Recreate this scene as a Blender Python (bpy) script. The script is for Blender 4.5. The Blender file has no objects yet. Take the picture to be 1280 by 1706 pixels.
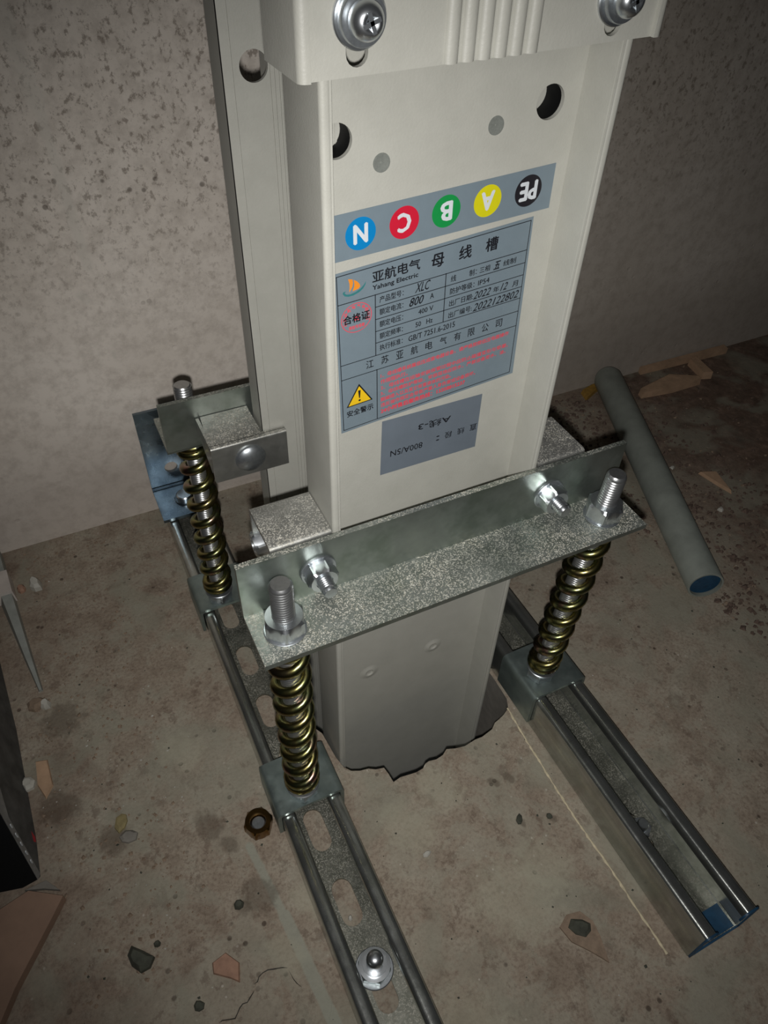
import bpy, math, random
from mathutils import Vector, Matrix
from mathutils.geometry import tessellate_polygon

random.seed(7)
S = 0.001                      # the script is written in millimetres
SC = bpy.context.scene
COL = SC.collection
PI = math.pi

# ---------------------------------------------------------------- camera
F_PX = 1220.8
RIGHT = Vector((0.9000425, -0.43499433, 0.02652239))
DOWN = Vector((-0.28737684, -0.63815837, -0.71426077))
FWD = Vector((0.32762486, 0.63524313, -0.69937695))
CAM = Vector((-94.3638, -237.5894, 504.0938))
cam_d = bpy.data.cameras.new('camera')
cam = bpy.data.objects.new('camera', cam_d)
COL.objects.link(cam)
cam_d.sensor_fit = 'VERTICAL'
cam_d.sensor_height = 36.0
cam_d.lens = F_PX / 1706 * 36.0
cam_d.clip_start = 0.01
cam_d.clip_end = 50
M = Matrix((RIGHT, -DOWN, -FWD)).transposed().to_4x4()
M.translation = CAM * S
cam.matrix_world = M
SC.camera = cam

# ---------------------------------------------------------------- world, lights, exposure
world = bpy.data.worlds.new('world')
SC.world = world
world.use_nodes = True
bg = world.node_tree.nodes['Background']
bg.inputs[0].default_value = (0.75, 0.85, 1.0, 1)
bg.inputs[1].default_value = 0.008

flash_d = bpy.data.lights.new('flash_lamp', 'SPOT')
flash_d.energy = 6.1
flash_d.color = (1.0, 0.975, 0.955)
flash_d.shadow_soft_size = 0.0035
flash_d.spot_size = math.radians(104)
flash_d.spot_blend = 1.0
flash = bpy.data.objects.new('flash_lamp', flash_d)
COL.objects.link(flash)
flash.location = (CAM + DOWN * 14 + RIGHT * 0) * S
aim = (FWD * F_PX + RIGHT * (720 - 640) + DOWN * (850 - 853)).normalized()
flash.rotation_euler = aim.to_track_quat('-Z', 'Y').to_euler()

vs = SC.view_settings
vs.view_transform = 'Standard'
vs.look = 'None'
vs.gamma = 1.0
vs.use_curve_mapping = False
vs.exposure = 0.0


# ---------------------------------------------------------------- material helpers
def srgb(r, g, b):
    f = lambda c: (c / 255) / 12.92 if c <= 10.3 else ((c / 255 + 0.055) / 1.055) ** 2.4
    return (f(r), f(g), f(b), 1)


class NT:
    def __init__(s, name):
        s.m = bpy.data.materials.new(name)
        s.m.use_nodes = True
        s.t = s.m.node_tree
        s.b = s.t.nodes['Principled BSDF']
        s.pos = s.t.nodes.new('ShaderNodeNewGeometry').outputs['Position']

    def new(s, k):
        return s.t.nodes.new(k)

    def link(s, a, b):
        s.t.links.new(a, b)

    def put(s, inp, v):
        if hasattr(v, 'is_output'):
            s.link(v, inp)
        else:
            inp.default_value = v

    def noise(s, scale, detail=4, rough=0.6, vec=None, dist=0.0):
        n = s.new('ShaderNodeTexNoise')
        n.inputs['Scale'].default_value = scale
        n.inputs['Detail'].default_value = detail
        n.inputs['Roughness'].default_value = rough
        n.inputs['Distortion'].default_value = dist
        s.link(vec or s.pos, n.inputs['Vector'])
        return n.outputs['Fac']

    def voro(s, scale, feature='F1', out='Distance', vec=None):
        n = s.new('ShaderNodeTexVoronoi')
        n.feature = feature
        n.inputs['Scale'].default_value = scale
        s.link(vec or s.pos, n.inputs['Vector'])
        return n.outputs[out]

    def ramp(s, fac, stops):
        n = s.new('ShaderNodeValToRGB')
        e = n.color_ramp.elements
        while len(e) < len(stops):
            e.new(0.5)
        for i, (p, c) in enumerate(stops):
            e[i].position = p
            e[i].color = c if hasattr(c, '__len__') else (c, c, c, 1)
        s.link(fac, n.inputs[0])
        return n.outputs[0]

    def mix(s, fac, a, b, mode='MIX'):
        n = s.new('ShaderNodeMix')
        n.data_type = 'RGBA'
        n.blend_type = mode
        s.put(n.inputs[0], fac)
        s.put(n.inputs[6], a)
        s.put(n.inputs[7], b)
        return n.outputs[2]

    def math(s, op, a, b=0.0, c=0.0, clamp=False):
        n = s.new('ShaderNodeMath')
        n.operation = op
        n.use_clamp = clamp
        s.put(n.inputs[0], a)
        s.put(n.inputs[1], b)
        s.put(n.inputs[2], c)
        return n.outputs[0]

    def scalev(s, v):
        n = s.new('ShaderNodeVectorMath')
        n.operation = 'MULTIPLY'
        s.link(s.pos, n.inputs[0])
        n.inputs[1].default_value = v
        return n.outputs[0]

    def bump(s, h, strength, dist=0.001):
        n = s.new('ShaderNodeBump')
        n.inputs['Strength'].default_value = strength
        n.inputs['Distance'].default_value = dist
        s.link(h, n.inputs['Height'])
        if s.b.inputs['Normal'].links:
            s.link(s.b.inputs['Normal'].links[0].from_socket, n.inputs['Normal'])
        s.link(n.outputs[0], s.b.inputs['Normal'])

    def seg(s, p, q, r, soft, wob=0.0):
        """mask of a straight smear from p to q (mm), radius r (mm)"""
        P = Vector(p) * S
        D = (Vector(q) - Vector(p)) * S
        sub = s.new('ShaderNodeVectorMath')
        sub.operation = 'SUBTRACT'
        s.link(s.pos, sub.inputs[0])
        sub.inputs[1].default_value = P
        dot = s.new('ShaderNodeVectorMath')
        dot.operation = 'DOT_PRODUCT'
        s.link(sub.outputs[0], dot.inputs[0])
        dot.inputs[1].default_value = D / D.length_squared
        t = s.math('ADD', dot.outputs['Value'], 0.0, clamp=True)
        sc = s.new('ShaderNodeVectorMath')
        sc.operation = 'SCALE'
        sc.inputs[0].default_value = D
        s.link(t, sc.inputs['Scale'])
        d2 = s.new('ShaderNodeVectorMath')
        d2.operation = 'SUBTRACT'
        s.link(sub.outputs[0], d2.inputs[0])
        s.link(sc.outputs[0], d2.inputs[1])
        ln = s.new('ShaderNodeVectorMath')
        ln.operation = 'LENGTH'
        s.link(d2.outputs[0], ln.inputs[0])
        d = ln.outputs['Value']
        if wob:
            d = s.math('MULTIPLY_ADD', s.math('SUBTRACT', s.noise(160, 3), 0.5), wob * S * 2, d)
        mr = s.new('ShaderNodeMapRange')
        mr.interpolation_type = 'SMOOTHSTEP'
        s.link(d, mr.inputs[0])
        mr.inputs[1].default_value = r * S
        mr.inputs[2].default_value = (r + soft) * S
        mr.inputs[3].default_value = 1
        mr.inputs[4].default_value = 0
        return mr.outputs[0]

    def set(s, **k):
        names = dict(color='Base Color', rough='Roughness', metal='Metallic', spec='Specular IOR Level',
                     coat='Coat Weight', coatr='Coat Roughness', trans='Transmission Weight')
        for a, v in k.items():
            s.put(s.b.inputs[names[a]], v)
        return s


def simple(name, col, rough=0.6, metal=0.0, var=0.12, scale=300, bump=0.0, spec=0.5):
    n = NT(name)
    f = n.noise(scale, 5)
    dark = tuple(c * (1 - var) for c in col[:3]) + (1,)
    lite = tuple(min(1, c * (1 + var)) for c in col[:3]) + (1,)
    n.set(color=n.ramp(f, [(0.3, dark), (0.7, lite)]), rough=rough, metal=metal, spec=spec)
    if bump:
        n.bump(f, bump, 0.0005)
    return n.m


# concrete floor ---------------------------------------------------------
def concrete_floor():
    n = NT('floor_concrete')
    big = n.noise(9, 5, 0.62, dist=0.6)
    mid = n.noise(42, 6, 0.7, dist=0.3)
    fine = n.noise(420, 4, 0.7)
    c = n.ramp(big, [(0.3, srgb(136, 121, 106)), (0.5, srgb(161, 148, 131)), (0.72, srgb(182, 175, 157))])
    c2 = n.ramp(mid, [(0.25, srgb(112, 99, 86)), (0.48, srgb(157, 144, 128)), (0.62, srgb(170, 161, 145)), (0.8, srgb(192, 186, 170))])
    c = n.mix(0.68, c, c2)
    c = n.mix(n.ramp(fine, [(0.35, 0.45), (0.55, 0.0)]), c, srgb(98, 82, 70))
    crisp = n.ramp(n.noise(26, 9, 0.72, dist=0.5), [(0.50, 0.0), (0.545, 0.42)])
    c = n.mix(crisp, c, srgb(164, 160, 144))
    crisp2 = n.ramp(n.noise(75, 8, 0.75, vec=n.scalev((1.1, 0.9, 1))), [(0.56, 0.0), (0.60, 0.45)])
    c = n.mix(crisp2, c, srgb(104, 88, 76))
    # little dark pits and pale flecks
    pit = n.math('MULTIPLY', n.ramp(n.voro(95), [(0.1, 1.0), (0.17, 0.0)]), n.ramp(n.noise(30, 3), [(0.5, 0.0), (0.6, 1.0)]))
    c = n.mix(n.math('MULTIPLY', pit, 0.75), c, srgb(66, 54, 46))
    fl = n.math('MULTIPLY', n.ramp(n.voro(130), [(0.07, 1.0), (0.12, 0.0)]), n.ramp(n.noise(22, 3), [(0.52, 0.0), (0.6, 1.0)]))
    c = n.mix(n.math('MULTIPLY', fl, 0.5), c, srgb(214, 208, 196))
    # dirt: the far right part and the far left part of the floor are covered in brown site dirt
    sx = n.new('ShaderNodeSeparateXYZ')
    n.link(n.pos, sx.inputs[0])
    wob = n.math('MULTIPLY_ADD', n.noise(14, 4), 0.30, -0.15)
    dx = n.math('ADD', sx.outputs[0], wob)
    right = n.math('MULTIPLY', n.math('SUBTRACT', dx, 0.36), 6.0, clamp=True)
    left = n.math('MULTIPLY', n.math('SUBTRACT', -0.135, 0.0), 1.0)
    lf = n.math('MULTIPLY', n.math('SUBTRACT', n.math('MULTIPLY', dx, -1.0), 0.16), 9.0, clamp=True)
    dirt = n.ramp(n.noise(60, 7, 0.75), [(0.3, srgb(62, 48, 41)), (0.52, srgb(104, 84, 72)), (0.75, srgb(150, 126, 110))])
    c = n.mix(n.math('MULTIPLY', right, 0.85), c, dirt)
    c = n.mix(n.math('MULTIPLY', lf, 0.75), c, dirt)
    # grey, greenish stains of cement dust
    st = n.ramp(n.noise(17, 3, 0.5, dist=0.8), [(0.52, 0.0), (0.63, 0.55)])
    c = n.mix(st, c, srgb(150, 148, 132))
    # dried glue streak left of the left channel
    g = n.seg((-79, -30, 0), (-73, -80, 0), 1.8, 1.8, 1.0)
    g2 = n.seg((-72.6, -80, 0), (-65, -160, 0), 3.0, 1.5, 0.8)
    c = n.mix(n.math('MULTIPLY', n.math('MAXIMUM', g, g2), 0.75), c, srgb(160, 162, 148))
    # stains with a shape of their own
    for (x, y, r) in ((-101, -4, 9), (-92, -22, 5), (-84, -60, 10), (-96, -62, 4), (94, -93, 2), (115, -99, 2.4),
                      (104, -62, 3), (92, -60, 2.5), (-190, 52, 12), (-160, 14, 9), (-178, 120, 14)):
        k = n.seg((x, y, 0), (x + 2, y - 3, 0), r * 0.55, r * 0.8, r * 0.9)
        c = n.mix(n.math('MULTIPLY', k, 0.5), c, srgb(84, 72, 60))
    for (x, y, r) in ((20, -60, 14), (52, -45, 12), (60, -130, 22), (90, -120, 14), (0, -180, 20), (-105, 60, 12), (-60, -74, 7), (-82, -96, 8)):
        k = n.seg((x, y, 0), (x + 6, y - 9, 0), r * 0.5, r, r)
        c = n.mix(n.math('MULTIPLY', k, 0.45), c, srgb(176, 172, 152))
    n.set(color=c, rough=0.9, spec=0.2)
    n.bump(mid, 0.55, 0.0016)
    n.bump(fine, 0.5, 0.0006)
    n.bump(n.math('SUBTRACT', 1.0, pit), 0.6, 0.0008)
    return n.m


def plaster_wall():
    n = NT('wall_plaster')
    big = n.noise(6, 5, 0.6)
    mid = n.noise(70, 6, 0.72)
    c = n.ramp(big, [(0.3, srgb(228, 218, 205)), (0.7, srgb(248, 240, 229))])
    c = n.mix(n.ramp(mid, [(0.36, 0.5), (0.56, 0.0)]), c, srgb(190, 180, 168))
    # speckles get denser towards the top
    sx = n.new('ShaderNodeSeparateXYZ')
    n.link(n.pos, sx.inputs[0])
    up = n.math('MULTIPLY', n.math('SUBTRACT', sx.outputs[2], 0.17), 7.0, clamp=True)
    sp = n.ramp(n.noise(190, 5, 0.75, vec=n.scalev((1, 1, 0.8))), [(0.53, 0.0), (0.62, 0.7)])
    c = n.mix(n.math('MULTIPLY', sp, up), c, srgb(136, 124, 112))
    pit = n.math('MULTIPLY', n.ramp(n.voro(70), [(0.10, 1.0), (0.16, 0.0)]), n.ramp(n.noise(25, 3), [(0.53, 0.0), (0.6, 1.0)]))
    c = n.mix(n.math('MULTIPLY', n.math('MULTIPLY', pit, up), 0.8), c, srgb(112, 103, 94))
    # smooth greyer band at the foot of the wall
    ft = n.math('MULTIPLY', n.math('SUBTRACT', 0.135, sx.outputs[2]), 12.0, clamp=True)
    c = n.mix(n.math('MULTIPLY', ft, 0.45), c, srgb(158, 148, 140))
    # the right part of the wall is a darker brown grey
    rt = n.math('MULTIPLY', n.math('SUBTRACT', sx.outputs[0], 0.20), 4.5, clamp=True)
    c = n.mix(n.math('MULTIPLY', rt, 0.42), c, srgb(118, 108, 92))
    # pale drip and smear
    a = n.seg((-72, 315, 412), (-66, 315, 360), 2.5, 5, 3)
    b = n.seg((-66, 315, 360), (-62, 315, 250), 2.0, 3, 2)
    d = n.seg((-72, 315, 229), (-70, 315, 225), 2.2, 3, 2)
    e = n.seg((-60, 315, 178), (-60, 315, 172), 0.8, 1.2, 1)
    c = n.mix(n.math('MULTIPLY', n.math('MAXIMUM', n.math('MAXIMUM', a, b), n.math('MAXIMUM', d, e)), 0.55), c, srgb(226, 220, 208))
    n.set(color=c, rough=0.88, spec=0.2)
    n.bump(mid, 0.35, 0.0008)
    n.bump(big, 0.4, 0.004)
    n.bump(n.math('SUBTRACT', 1.0, pit), 0.4, 0.0008)
    return n.m


def duct_paint():
    n = NT('powder_coat')
    orange = n.noise(900, 3, 0.55)
    dirt = n.noise(60, 5, 0.7)
    c = n.ramp(dirt, [(0.3, srgb(172, 172, 163)), (0.7, srgb(180, 180, 171))])
    n.set(color=c, rough=0.48, spec=0.6)
    n.bump(orange, 0.16, 0.0005)
    return n.m


def zinc(name, base, rough=0.42, dust=0.0, tint=None, metal=0.85, streak=None):
    """galvanised sheet; dust > 0 lays pale drilling dust on surfaces that face up"""
    n = NT(name)
    cl = n.noise(38, 4, 0.6) if not streak else n.noise(260, 5, 0.6, vec=n.scalev(streak))
    fine = n.noise(700, 3, 0.6)
    d = tuple(x * 0.72 for x in base[:3]) + (1,)
    c = n.ramp(cl, [(0.3, d), (0.7, base)])
    if tint:
        c = n.mix(n.ramp(n.noise(55, 3), [(0.45, 0.0), (0.65, 0.6)]), c, tint)
    r = n.ramp(n.noise(90, 4), [(0.3, rough * 0.8), (0.7, rough * 1.25)])
    if dust:
        g = n.new('ShaderNodeNewGeometry')
        sz = n.new('ShaderNodeSeparateXYZ')
        n.link(g.outputs['Normal'], sz.inputs[0])
        upm = n.math('MULTIPLY', n.math('SUBTRACT', sz.outputs[2], 0.45), 3.0, clamp=True)
        vn = n.new('ShaderNodeTexVoronoi')
        vn.inputs['Scale'].default_value = 1500
        n.link(n.pos, vn.inputs['Vector'])
        sc_ = n.new('ShaderNodeSeparateColor')
        n.link(vn.outputs['Color'], sc_.inputs[0])
        dens = n.math('MULTIPLY_ADD', n.noise(60, 5, 0.7), 1.5, -0.2)
        pick = n.math('GREATER_THAN', dens, sc_.outputs[0])
        speck = n.math('MULTIPLY', pick, n.ramp(vn.outputs['Distance'], [(0.45, 1.0), (0.62, 0.0)]))
        film = n.ramp(n.noise(26, 5, 0.65), [(0.36, 0.3), (0.64, 1.0)])
        m = n.math('MULTIPLY', n.math('MULTIPLY', upm, film), n.math('MULTIPLY_ADD', speck, 0.80, 0.20))
        m = n.math('MULTIPLY', m, dust)
        c = n.mix(m, c, n.ramp(n.noise(600, 2), [(0.35, srgb(150, 146, 130)), (0.65, srgb(232, 228, 214))]))
        n.set(metal=n.math('MULTIPLY', n.math('SUBTRACT', 1.0, m), metal))
        r2 = n.new('ShaderNodeMix')
        n.put(r2.inputs[0], m)
        n.link(r, r2.inputs[2])
        r2.inputs[3].default_value = 0.9
        r = r2.outputs[0]
    else:
        n.set(metal=metal)
    n.set(color=c, rough=r)
    n.bump(fine, 0.12, 0.0003)
    return n.m


M_FLOOR = concrete_floor()
M_WALL = plaster_wall()
M_PAINT = duct_paint()
M_ANGLE = zinc('galvanised_angle', srgb(168, 176, 170), 0.38, 0.95, srgb(122, 134, 122), metal=0.9)
M_CLAMP = zinc('galvanised_clamp', srgb(196, 197, 192), 0.36, 1.0, srgb(140, 142, 138), metal=0.85)
M_BLUEZ = zinc('blue_zinc_plate', srgb(132, 146, 156), 0.28, 0.0, srgb(88, 102, 114), metal=0.92)
M_CHAN = zinc('galvanised_channel', srgb(192, 195, 190), 0.22, 0.0, srgb(152, 156, 148), metal=0.9, streak=(1, 0.06, 1))
M_CHAN_IN = zinc('dusty_channel_base', srgb(132, 134, 124), 0.36, 0.6, srgb(96, 100, 90), metal=0.8)
M_SADDLE = zinc('saddle_zinc', srgb(158, 172, 168), 0.40, 0.0, srgb(116, 130, 128), metal=0.8)
M_BOLT = simple('bright_zinc_bolt', srgb(206, 211, 214), 0.30, 0.96, 0.06, 500)
M_BOLT2 = simple('dull_zinc_bolt', srgb(178, 184, 188), 0.36, 0.9, 0.14, 500)
M_THREAD = simple('zinc_thread', srgb(206, 208, 208), 0.30, 0.93, 0.1, 500)
def yellow_zinc():
    n = NT('yellow_zinc')
    c = n.ramp(n.noise(60, 3, 0.6), [(0.32, srgb(138, 122, 96)), (0.45, srgb(150, 142, 88)), (0.55, srgb(124, 132, 92)), (0.68, srgb(160, 126, 112))])
    n.set(color=c, rough=0.27, metal=1.0)
    return n.m


M_SPRING = yellow_zinc()
M_BRASSY = simple('yellow_zinc_nut', srgb(134, 104, 62), 0.26, 1.0, 0.35, 120)
M_BLACK = simple('black_and_hole_shade', srgb(14, 15, 15), 0.6, spec=0.2)  # black parts, and the tubes that stand for shade in the panel holes
M_RIVET = simple('bare_rivet', srgb(134, 138, 132), 0.5, 0.3, 0.12, 900)
M_FOIL = simple('silver_label_foil', srgb(122, 137, 146), 0.42, 0.15, 0.03, 200)
M_FOIL2 = simple('grey_label_foil', srgb(112, 122, 132), 0.42, 0.15, 0.06, 60)
M_INK = simple('black_ink', srgb(22, 24, 30), 0.5)
M_REDINK = simple('red_ink', srgb(214, 70, 84), 0.5, 0, 0.04)
M_RED = simple('red_print', srgb(196, 26, 52), 0.45, 0, 0.03)
M_BLUE = simple('blue_print', srgb(0, 122, 184), 0.45, 0, 0.03)
M_GREEN = simple('green_print', srgb(20, 138, 66), 0.45, 0, 0.03)
M_YELLOW = simple('yellow_print', srgb(206, 200, 20), 0.45, 0, 0.03)
M_BLACKP = simple('black_print', srgb(28, 26, 32), 0.45, 0, 0.03)
M_WHITEP = simple('white_print', srgb(206, 212, 216), 0.45, 0, 0.03)
M_ORANGE = simple('orange_print', srgb(226, 138, 40), 0.45, 0, 0.03)
M_TEAL = simple('teal_print', srgb(52, 116, 118), 0.45, 0, 0.03)
M_WARN = simple('warning_yellow', srgb(232, 190, 30), 0.45, 0, 0.03)
M_CUT = simple('cut_concrete', srgb(128, 124, 116), 0.9, 0, 0.15, 120, 0.4)
M_PIPE = simple('grey_conduit', srgb(142, 148, 140), 0.55, 0.1, 0.16, 45, 0.1)
M_BLUEPAINT = simple('blue_paint', srgb(30, 68, 96), 0.5, 0, 0.3, 140, 0.2)
M_WOOD = simple('raw_wood', srgb(178, 148, 120), 0.8, 0, 0.18, 90, 0.2)
M_BOARD = simple('brown_board', srgb(142, 116, 98), 0.8, 0, 0.12, 60, 0.2)
M_OLIVE = simple('olive_chip', srgb(142, 130, 92), 0.9, 0, 0.2, 200)
M_CAUSTIC = simple('caustic_tone', srgb(206, 194, 164), 0.9, 0, 0.2, 300)  # pale tone of the caustic light strip on the floor
M_DIRT = simple('dirt_crumb', srgb(100, 84, 74), 0.95, 0, 0.3, 200, 0.3)
M_MORTAR = simple('mortar', srgb(140, 122, 104), 0.95, 0, 0.2, 260, 0.5)
M_BRICK = simple('brick_chip', srgb(160, 126, 106), 0.9, 0, 0.2, 200, 0.3)
M_DARKST = simple('dark_chip', srgb(70, 72, 62), 0.85, 0, 0.3, 200, 0.4)
M_WHITEST = simple('white_chip', srgb(184, 182, 172), 0.8, 0, 0.1, 200, 0.2)
M_YELLST = simple('yellow_foam', srgb(150, 116, 48), 0.9, 0, 0.25, 200, 0.4)
M_PLASTIC = simple('grey_plastic', srgb(150, 154, 148), 0.6, 0, 0.15, 80)
M_PLASTIC2 = simple('pale_plastic', srgb(196, 188, 180), 0.6, 0, 0.1, 80)
M_CARTON = simple('dark_carton', srgb(76, 76, 74), 0.7, 0, 0.45, 70, 0.2)
M_SILVERTAPE = simple('silver_tape', srgb(128, 128, 126), 0.5, 0.2, 0.25, 160)


# ---------------------------------------------------------------- mesh helpers
def thing(name, loc, label, cat, group=None):
    o = bpy.data.objects.new(name, None)
    COL.objects.link(o)
    o.empty_display_size = 0.01
    o.location = Vector(loc) * S
    o['label'] = label
    o['category'] = cat
    if group:
        o['group'] = group
    return o


def tag(o, label, cat, group=None, kind=None):
    if label:
        o['label'] = label
    if cat:
        o['category'] = cat
    if group:
        o['group'] = group
    if kind:
        o['kind'] = kind
    return o


def base_of(p):
    v = Vector((0, 0, 0))
    while p is not None:
        v += p.location
        p = p.parent
    return v


class MB:
    def __init__(s):
        s.v, s.f, s.mi = [], [], []

    def add(s, vs_, fs, m=0):
        k = len(s.v)
        s.v += [Vector(a) for a in vs_]
        s.f += [tuple(i + k for i in f) for f in fs]
        s.mi += [m] * len(fs)
        return s

    def box(s, x0, x1, y0, y1, z0, z1, m=0):
        v = [(x, y, z) for z in (z0, z1) for y in (y0, y1) for x in (x0, x1)]
        return s.add(v, [(0, 2, 3, 1), (4, 5, 7, 6), (0, 1, 5, 4), (2, 6, 7, 3), (0, 4, 6, 2), (1, 3, 7, 5)], m)

    def lathe(s, o, d, prof, n=24, m=0, rfun=None, ref=None, cap=True):
        """prof = [(t along d, radius)] ; rfun(angle, ring index, radius) may change the radius"""
        o, d = Vector(o), Vector(d).normalized()
        a = Vector(ref) if ref else (Vector((1, 0, 0)) if abs(d.x) < 0.9 else Vector((0, 1, 0)))
        a = (a - d * a.dot(d)).normalized()
        b = d.cross(a)
        vs_, fs = [], []
        for i, (t, r) in enumerate(prof):
            for j in range(n):
                an = 2 * PI * j / n
                rr = rfun(an, i, r) if rfun else r
                vs_.append(o + d * t + (a * math.cos(an) + b * math.sin(an)) * rr)
        for i in range(len(prof) - 1):
            for j in range(n):
                k = (j + 1) % n
                fs.append((i * n + j, i * n + k, (i + 1) * n + k, (i + 1) * n + j))
        if cap:
            fs.append(tuple(reversed(range(n))))
            fs.append(tuple((len(prof) - 1) * n + j for j in range(n)))
        return s.add(vs_, fs, m)

    def tube(s, pts, r, n=10, m=0, closed_ends=True, flat=1.0):
        pts = [Vector(p) for p in pts]
        vs_, fs = [], []
        up = Vector((0, 0, 1))
        for i, p in enumerate(pts):
            t = (pts[min(i + 1, len(pts) - 1)] - pts[max(i - 1, 0)]).normalized()
            a = t.cross(up)
            if a.length < 1e-3:
                a = t.cross(Vector((1, 0, 0)))
            a.normalize()
            b = a.cross(t)
            rr = r[i] if hasattr(r, '__len__') else r
            for j in range(n):
                an = 2 * PI * j / n
                vs_.append(p + a * math.cos(an) * rr + b * math.sin(an) * rr * flat)
        for i in range(len(pts) - 1):
            for j in range(n):
                k = (j + 1) % n
                fs.append((i * n + j, i * n + k, (i + 1) * n + k, (i + 1) * n + j))
        if closed_ends:
            fs.append(tuple(reversed(range(n))))
            fs.append(tuple((len(pts) - 1) * n + j for j in range(n)))
        return s.add(vs_, fs, m)

    def plate(s, loops, fn, w0, w1, m=0):
        """flat plate with holes: loops in 2D (first one is the outline), fn(u,v,w) -> xyz"""
        flat = [p for l in loops for p in l]
        tris = tessellate_polygon([[Vector((p[0], p[1], 0)) for p in l] for l in loops])
        n = len(flat)
        vs_ = [fn(p[0], p[1], w0) for p in flat] + [fn(p[0], p[1], w1) for p in flat]
        fs = []
        for t in tris:
            fs.append(tuple(reversed(t)))
            fs.append(tuple(i + n for i in t))
        k = 0
        for l in loops:
            L = len(l)
            for i in range(L):
                j = (i + 1) % L
                fs.append((k + i, k + j, k + j + n, k + i + n))
            k += L
        return s.add(vs_, fs, m)

    def sheet(s, pts, th, fn, w0, w1, r=0.0, m=0, side=1):
        """bent sheet: a polyline in 2D thickened by th to one side, run from w0 to w1"""
        P = [Vector(p) for p in pts]
        if r:
            Q = [P[0]]
            for i in range(1, len(P) - 1):
                a, b, c = P[i - 1], P[i], P[i + 1]
                d1, d2 = (a - b).normalized(), (c - b).normalized()
                rr = min(r, (a - b).length * 0.48, (c - b).length * 0.48)
                p0, p1 = b + d1 * rr, b + d2 * rr
                for k in range(5):
                    t = k / 4
                    Q.append(p0 * (1 - t) ** 2 + b * 2 * t * (1 - t) + p1 * t * t)
            Q.append(P[-1])
            P = Q
        off = []
        for i, p in enumerate(P):
            d1 = (P[i] - P[i - 1]).normalized() if i else (P[1] - P[0]).normalized()
            d2 = (P[i + 1] - P[i]).normalized() if i < len(P) - 1 else d1
            n1, n2 = Vector((-d1.y, d1.x)), Vector((-d2.y, d2.x))
            nn = (n1 + n2).normalized()
            off.append(p + nn * (th * side / max(0.3, nn.dot(n1))))
        N = len(P)
        vs_ = [fn(p.x, p.y, w) for w in (w0, w1) for p in P + off]
        fs = []
        for i in range(N - 1):
            fs.append((i, i + 1, 2 * N + i + 1, 2 * N + i))
            fs.append((N + i + 1, N + i, 3 * N + i, 3 * N + i + 1))
            fs.append((i + 1, i, N + i, N + i + 1))
            fs.append((2 * N + i, 2 * N + i + 1, 3 * N + i + 1, 3 * N + i))
        fs.append((0, 2 * N, 3 * N, N))
        fs.append((N - 1, 2 * N - 1, 4 * N - 1, 3 * N - 1))
        return s.add(vs_, fs, m)

    def build(s, name, mat, parent=None, ang=32, loc=None):
        me = bpy.data.meshes.new(name)
        if parent is not None:
            b = base_of(parent)
        elif loc is not None:
            b = Vector(loc) * S
        else:
            xs = [v.x for v in s.v]
            ys = [v.y for v in s.v]
            zs = [v.z for v in s.v]
            b = Vector(((min(xs) + max(xs)) / 2, (min(ys) + max(ys)) / 2, min(zs))) * S
        me.from_pydata([v * S - b for v in s.v], [], s.f)
        for mm in (mat if isinstance(mat, (list, tuple)) else [mat]):
            me.materials.append(mm)
        if any(s.mi):
            me.polygons.foreach_set('material_index', s.mi)
        import bmesh
        bm = bmesh.new()
        bm.from_mesh(me)
        bmesh.ops.recalc_face_normals(bm, faces=bm.faces)
        bm.to_mesh(me)
        bm.free()
        me.polygons.foreach_set('use_smooth', [True] * len(me.polygons))
        me.set_sharp_from_angle(angle=math.radians(ang))
        me.update()
        o = bpy.data.objects.new(name, me)
        COL.objects.link(o)
        if parent is not None:
            o.parent = parent
        else:
            o.location = b
        return o


def circ(cx, cy, r, n=32, ry=None):
    ry = ry or r
    return [(cx + r * math.cos(2 * PI * i / n), cy + ry * math.sin(2 * PI * i / n)) for i in range(n)]


def slot(cx, cy, w, h, n=8):
    """vertical obround, width w, height h"""
    r = w / 2
    o = []
    for i in range(n + 1):
        a = PI * i / n
        o.append((cx + r * math.cos(a), cy + h / 2 - r + r * math.sin(a)))
    for i in range(n + 1):
        a = PI + PI * i / n
        o.append((cx + r * math.cos(a), cy - h / 2 + r + r * math.sin(a)))
    return o


XZ = lambda u, v, w: (u, w, v)      # plate in the plane of the duct front
XY = lambda u, v, w: (u, v, w)      # plate lying flat
YZ_X = lambda u, v, w: (w, u, v)    # profile in (y, z), run along x
XZ_Y = lambda u, v, w: (u, w, v)    # profile in (x, z), run along y


def hex_r(ap):
    def f(an, i, r):
        a = (an % (PI / 3)) - PI / 6
        return min(ap / math.cos(a), r)
    return f


def nut(o, d, ap, h, ref=None, hole=0):
    mb = MB()
    R = ap * 1.155
    mb.lathe(o, d, [(0, ap * 1.02), (h * 0.12, R), (h * 0.84, R), (h, ap * 0.97), (h, ap * 0.62), (h * 0.9, ap * 0.58)], 60, 0, hex_r(ap), ref)
    return mb


def washer(o, d, ro, ri, h):
    mb = MB()
    mb.lathe(o, d, [(0, ri), (0, ro * 0.98), (h * 0.3, ro), (h * 0.8, ro), (h, ro * 0.96), (h, ri)], 40, cap=False)
    return mb


def thread(o, d, t0, t1, r, pitch=1.75, n=24):
    mb = MB()
    prof = [(t0, r * 0.80)]
    t = t0 + 0.6
    while t < t1 - 1.6:
        prof += [(t, r * 0.875), (t + pitch * 0.38, r), (t + pitch * 0.55, r)]
        t += pitch
    prof += [(t1 - 1.0, r * 0.93), (t1, r * 0.80)]
    mb.lathe(o, d, prof, n)
    return mb


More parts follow.
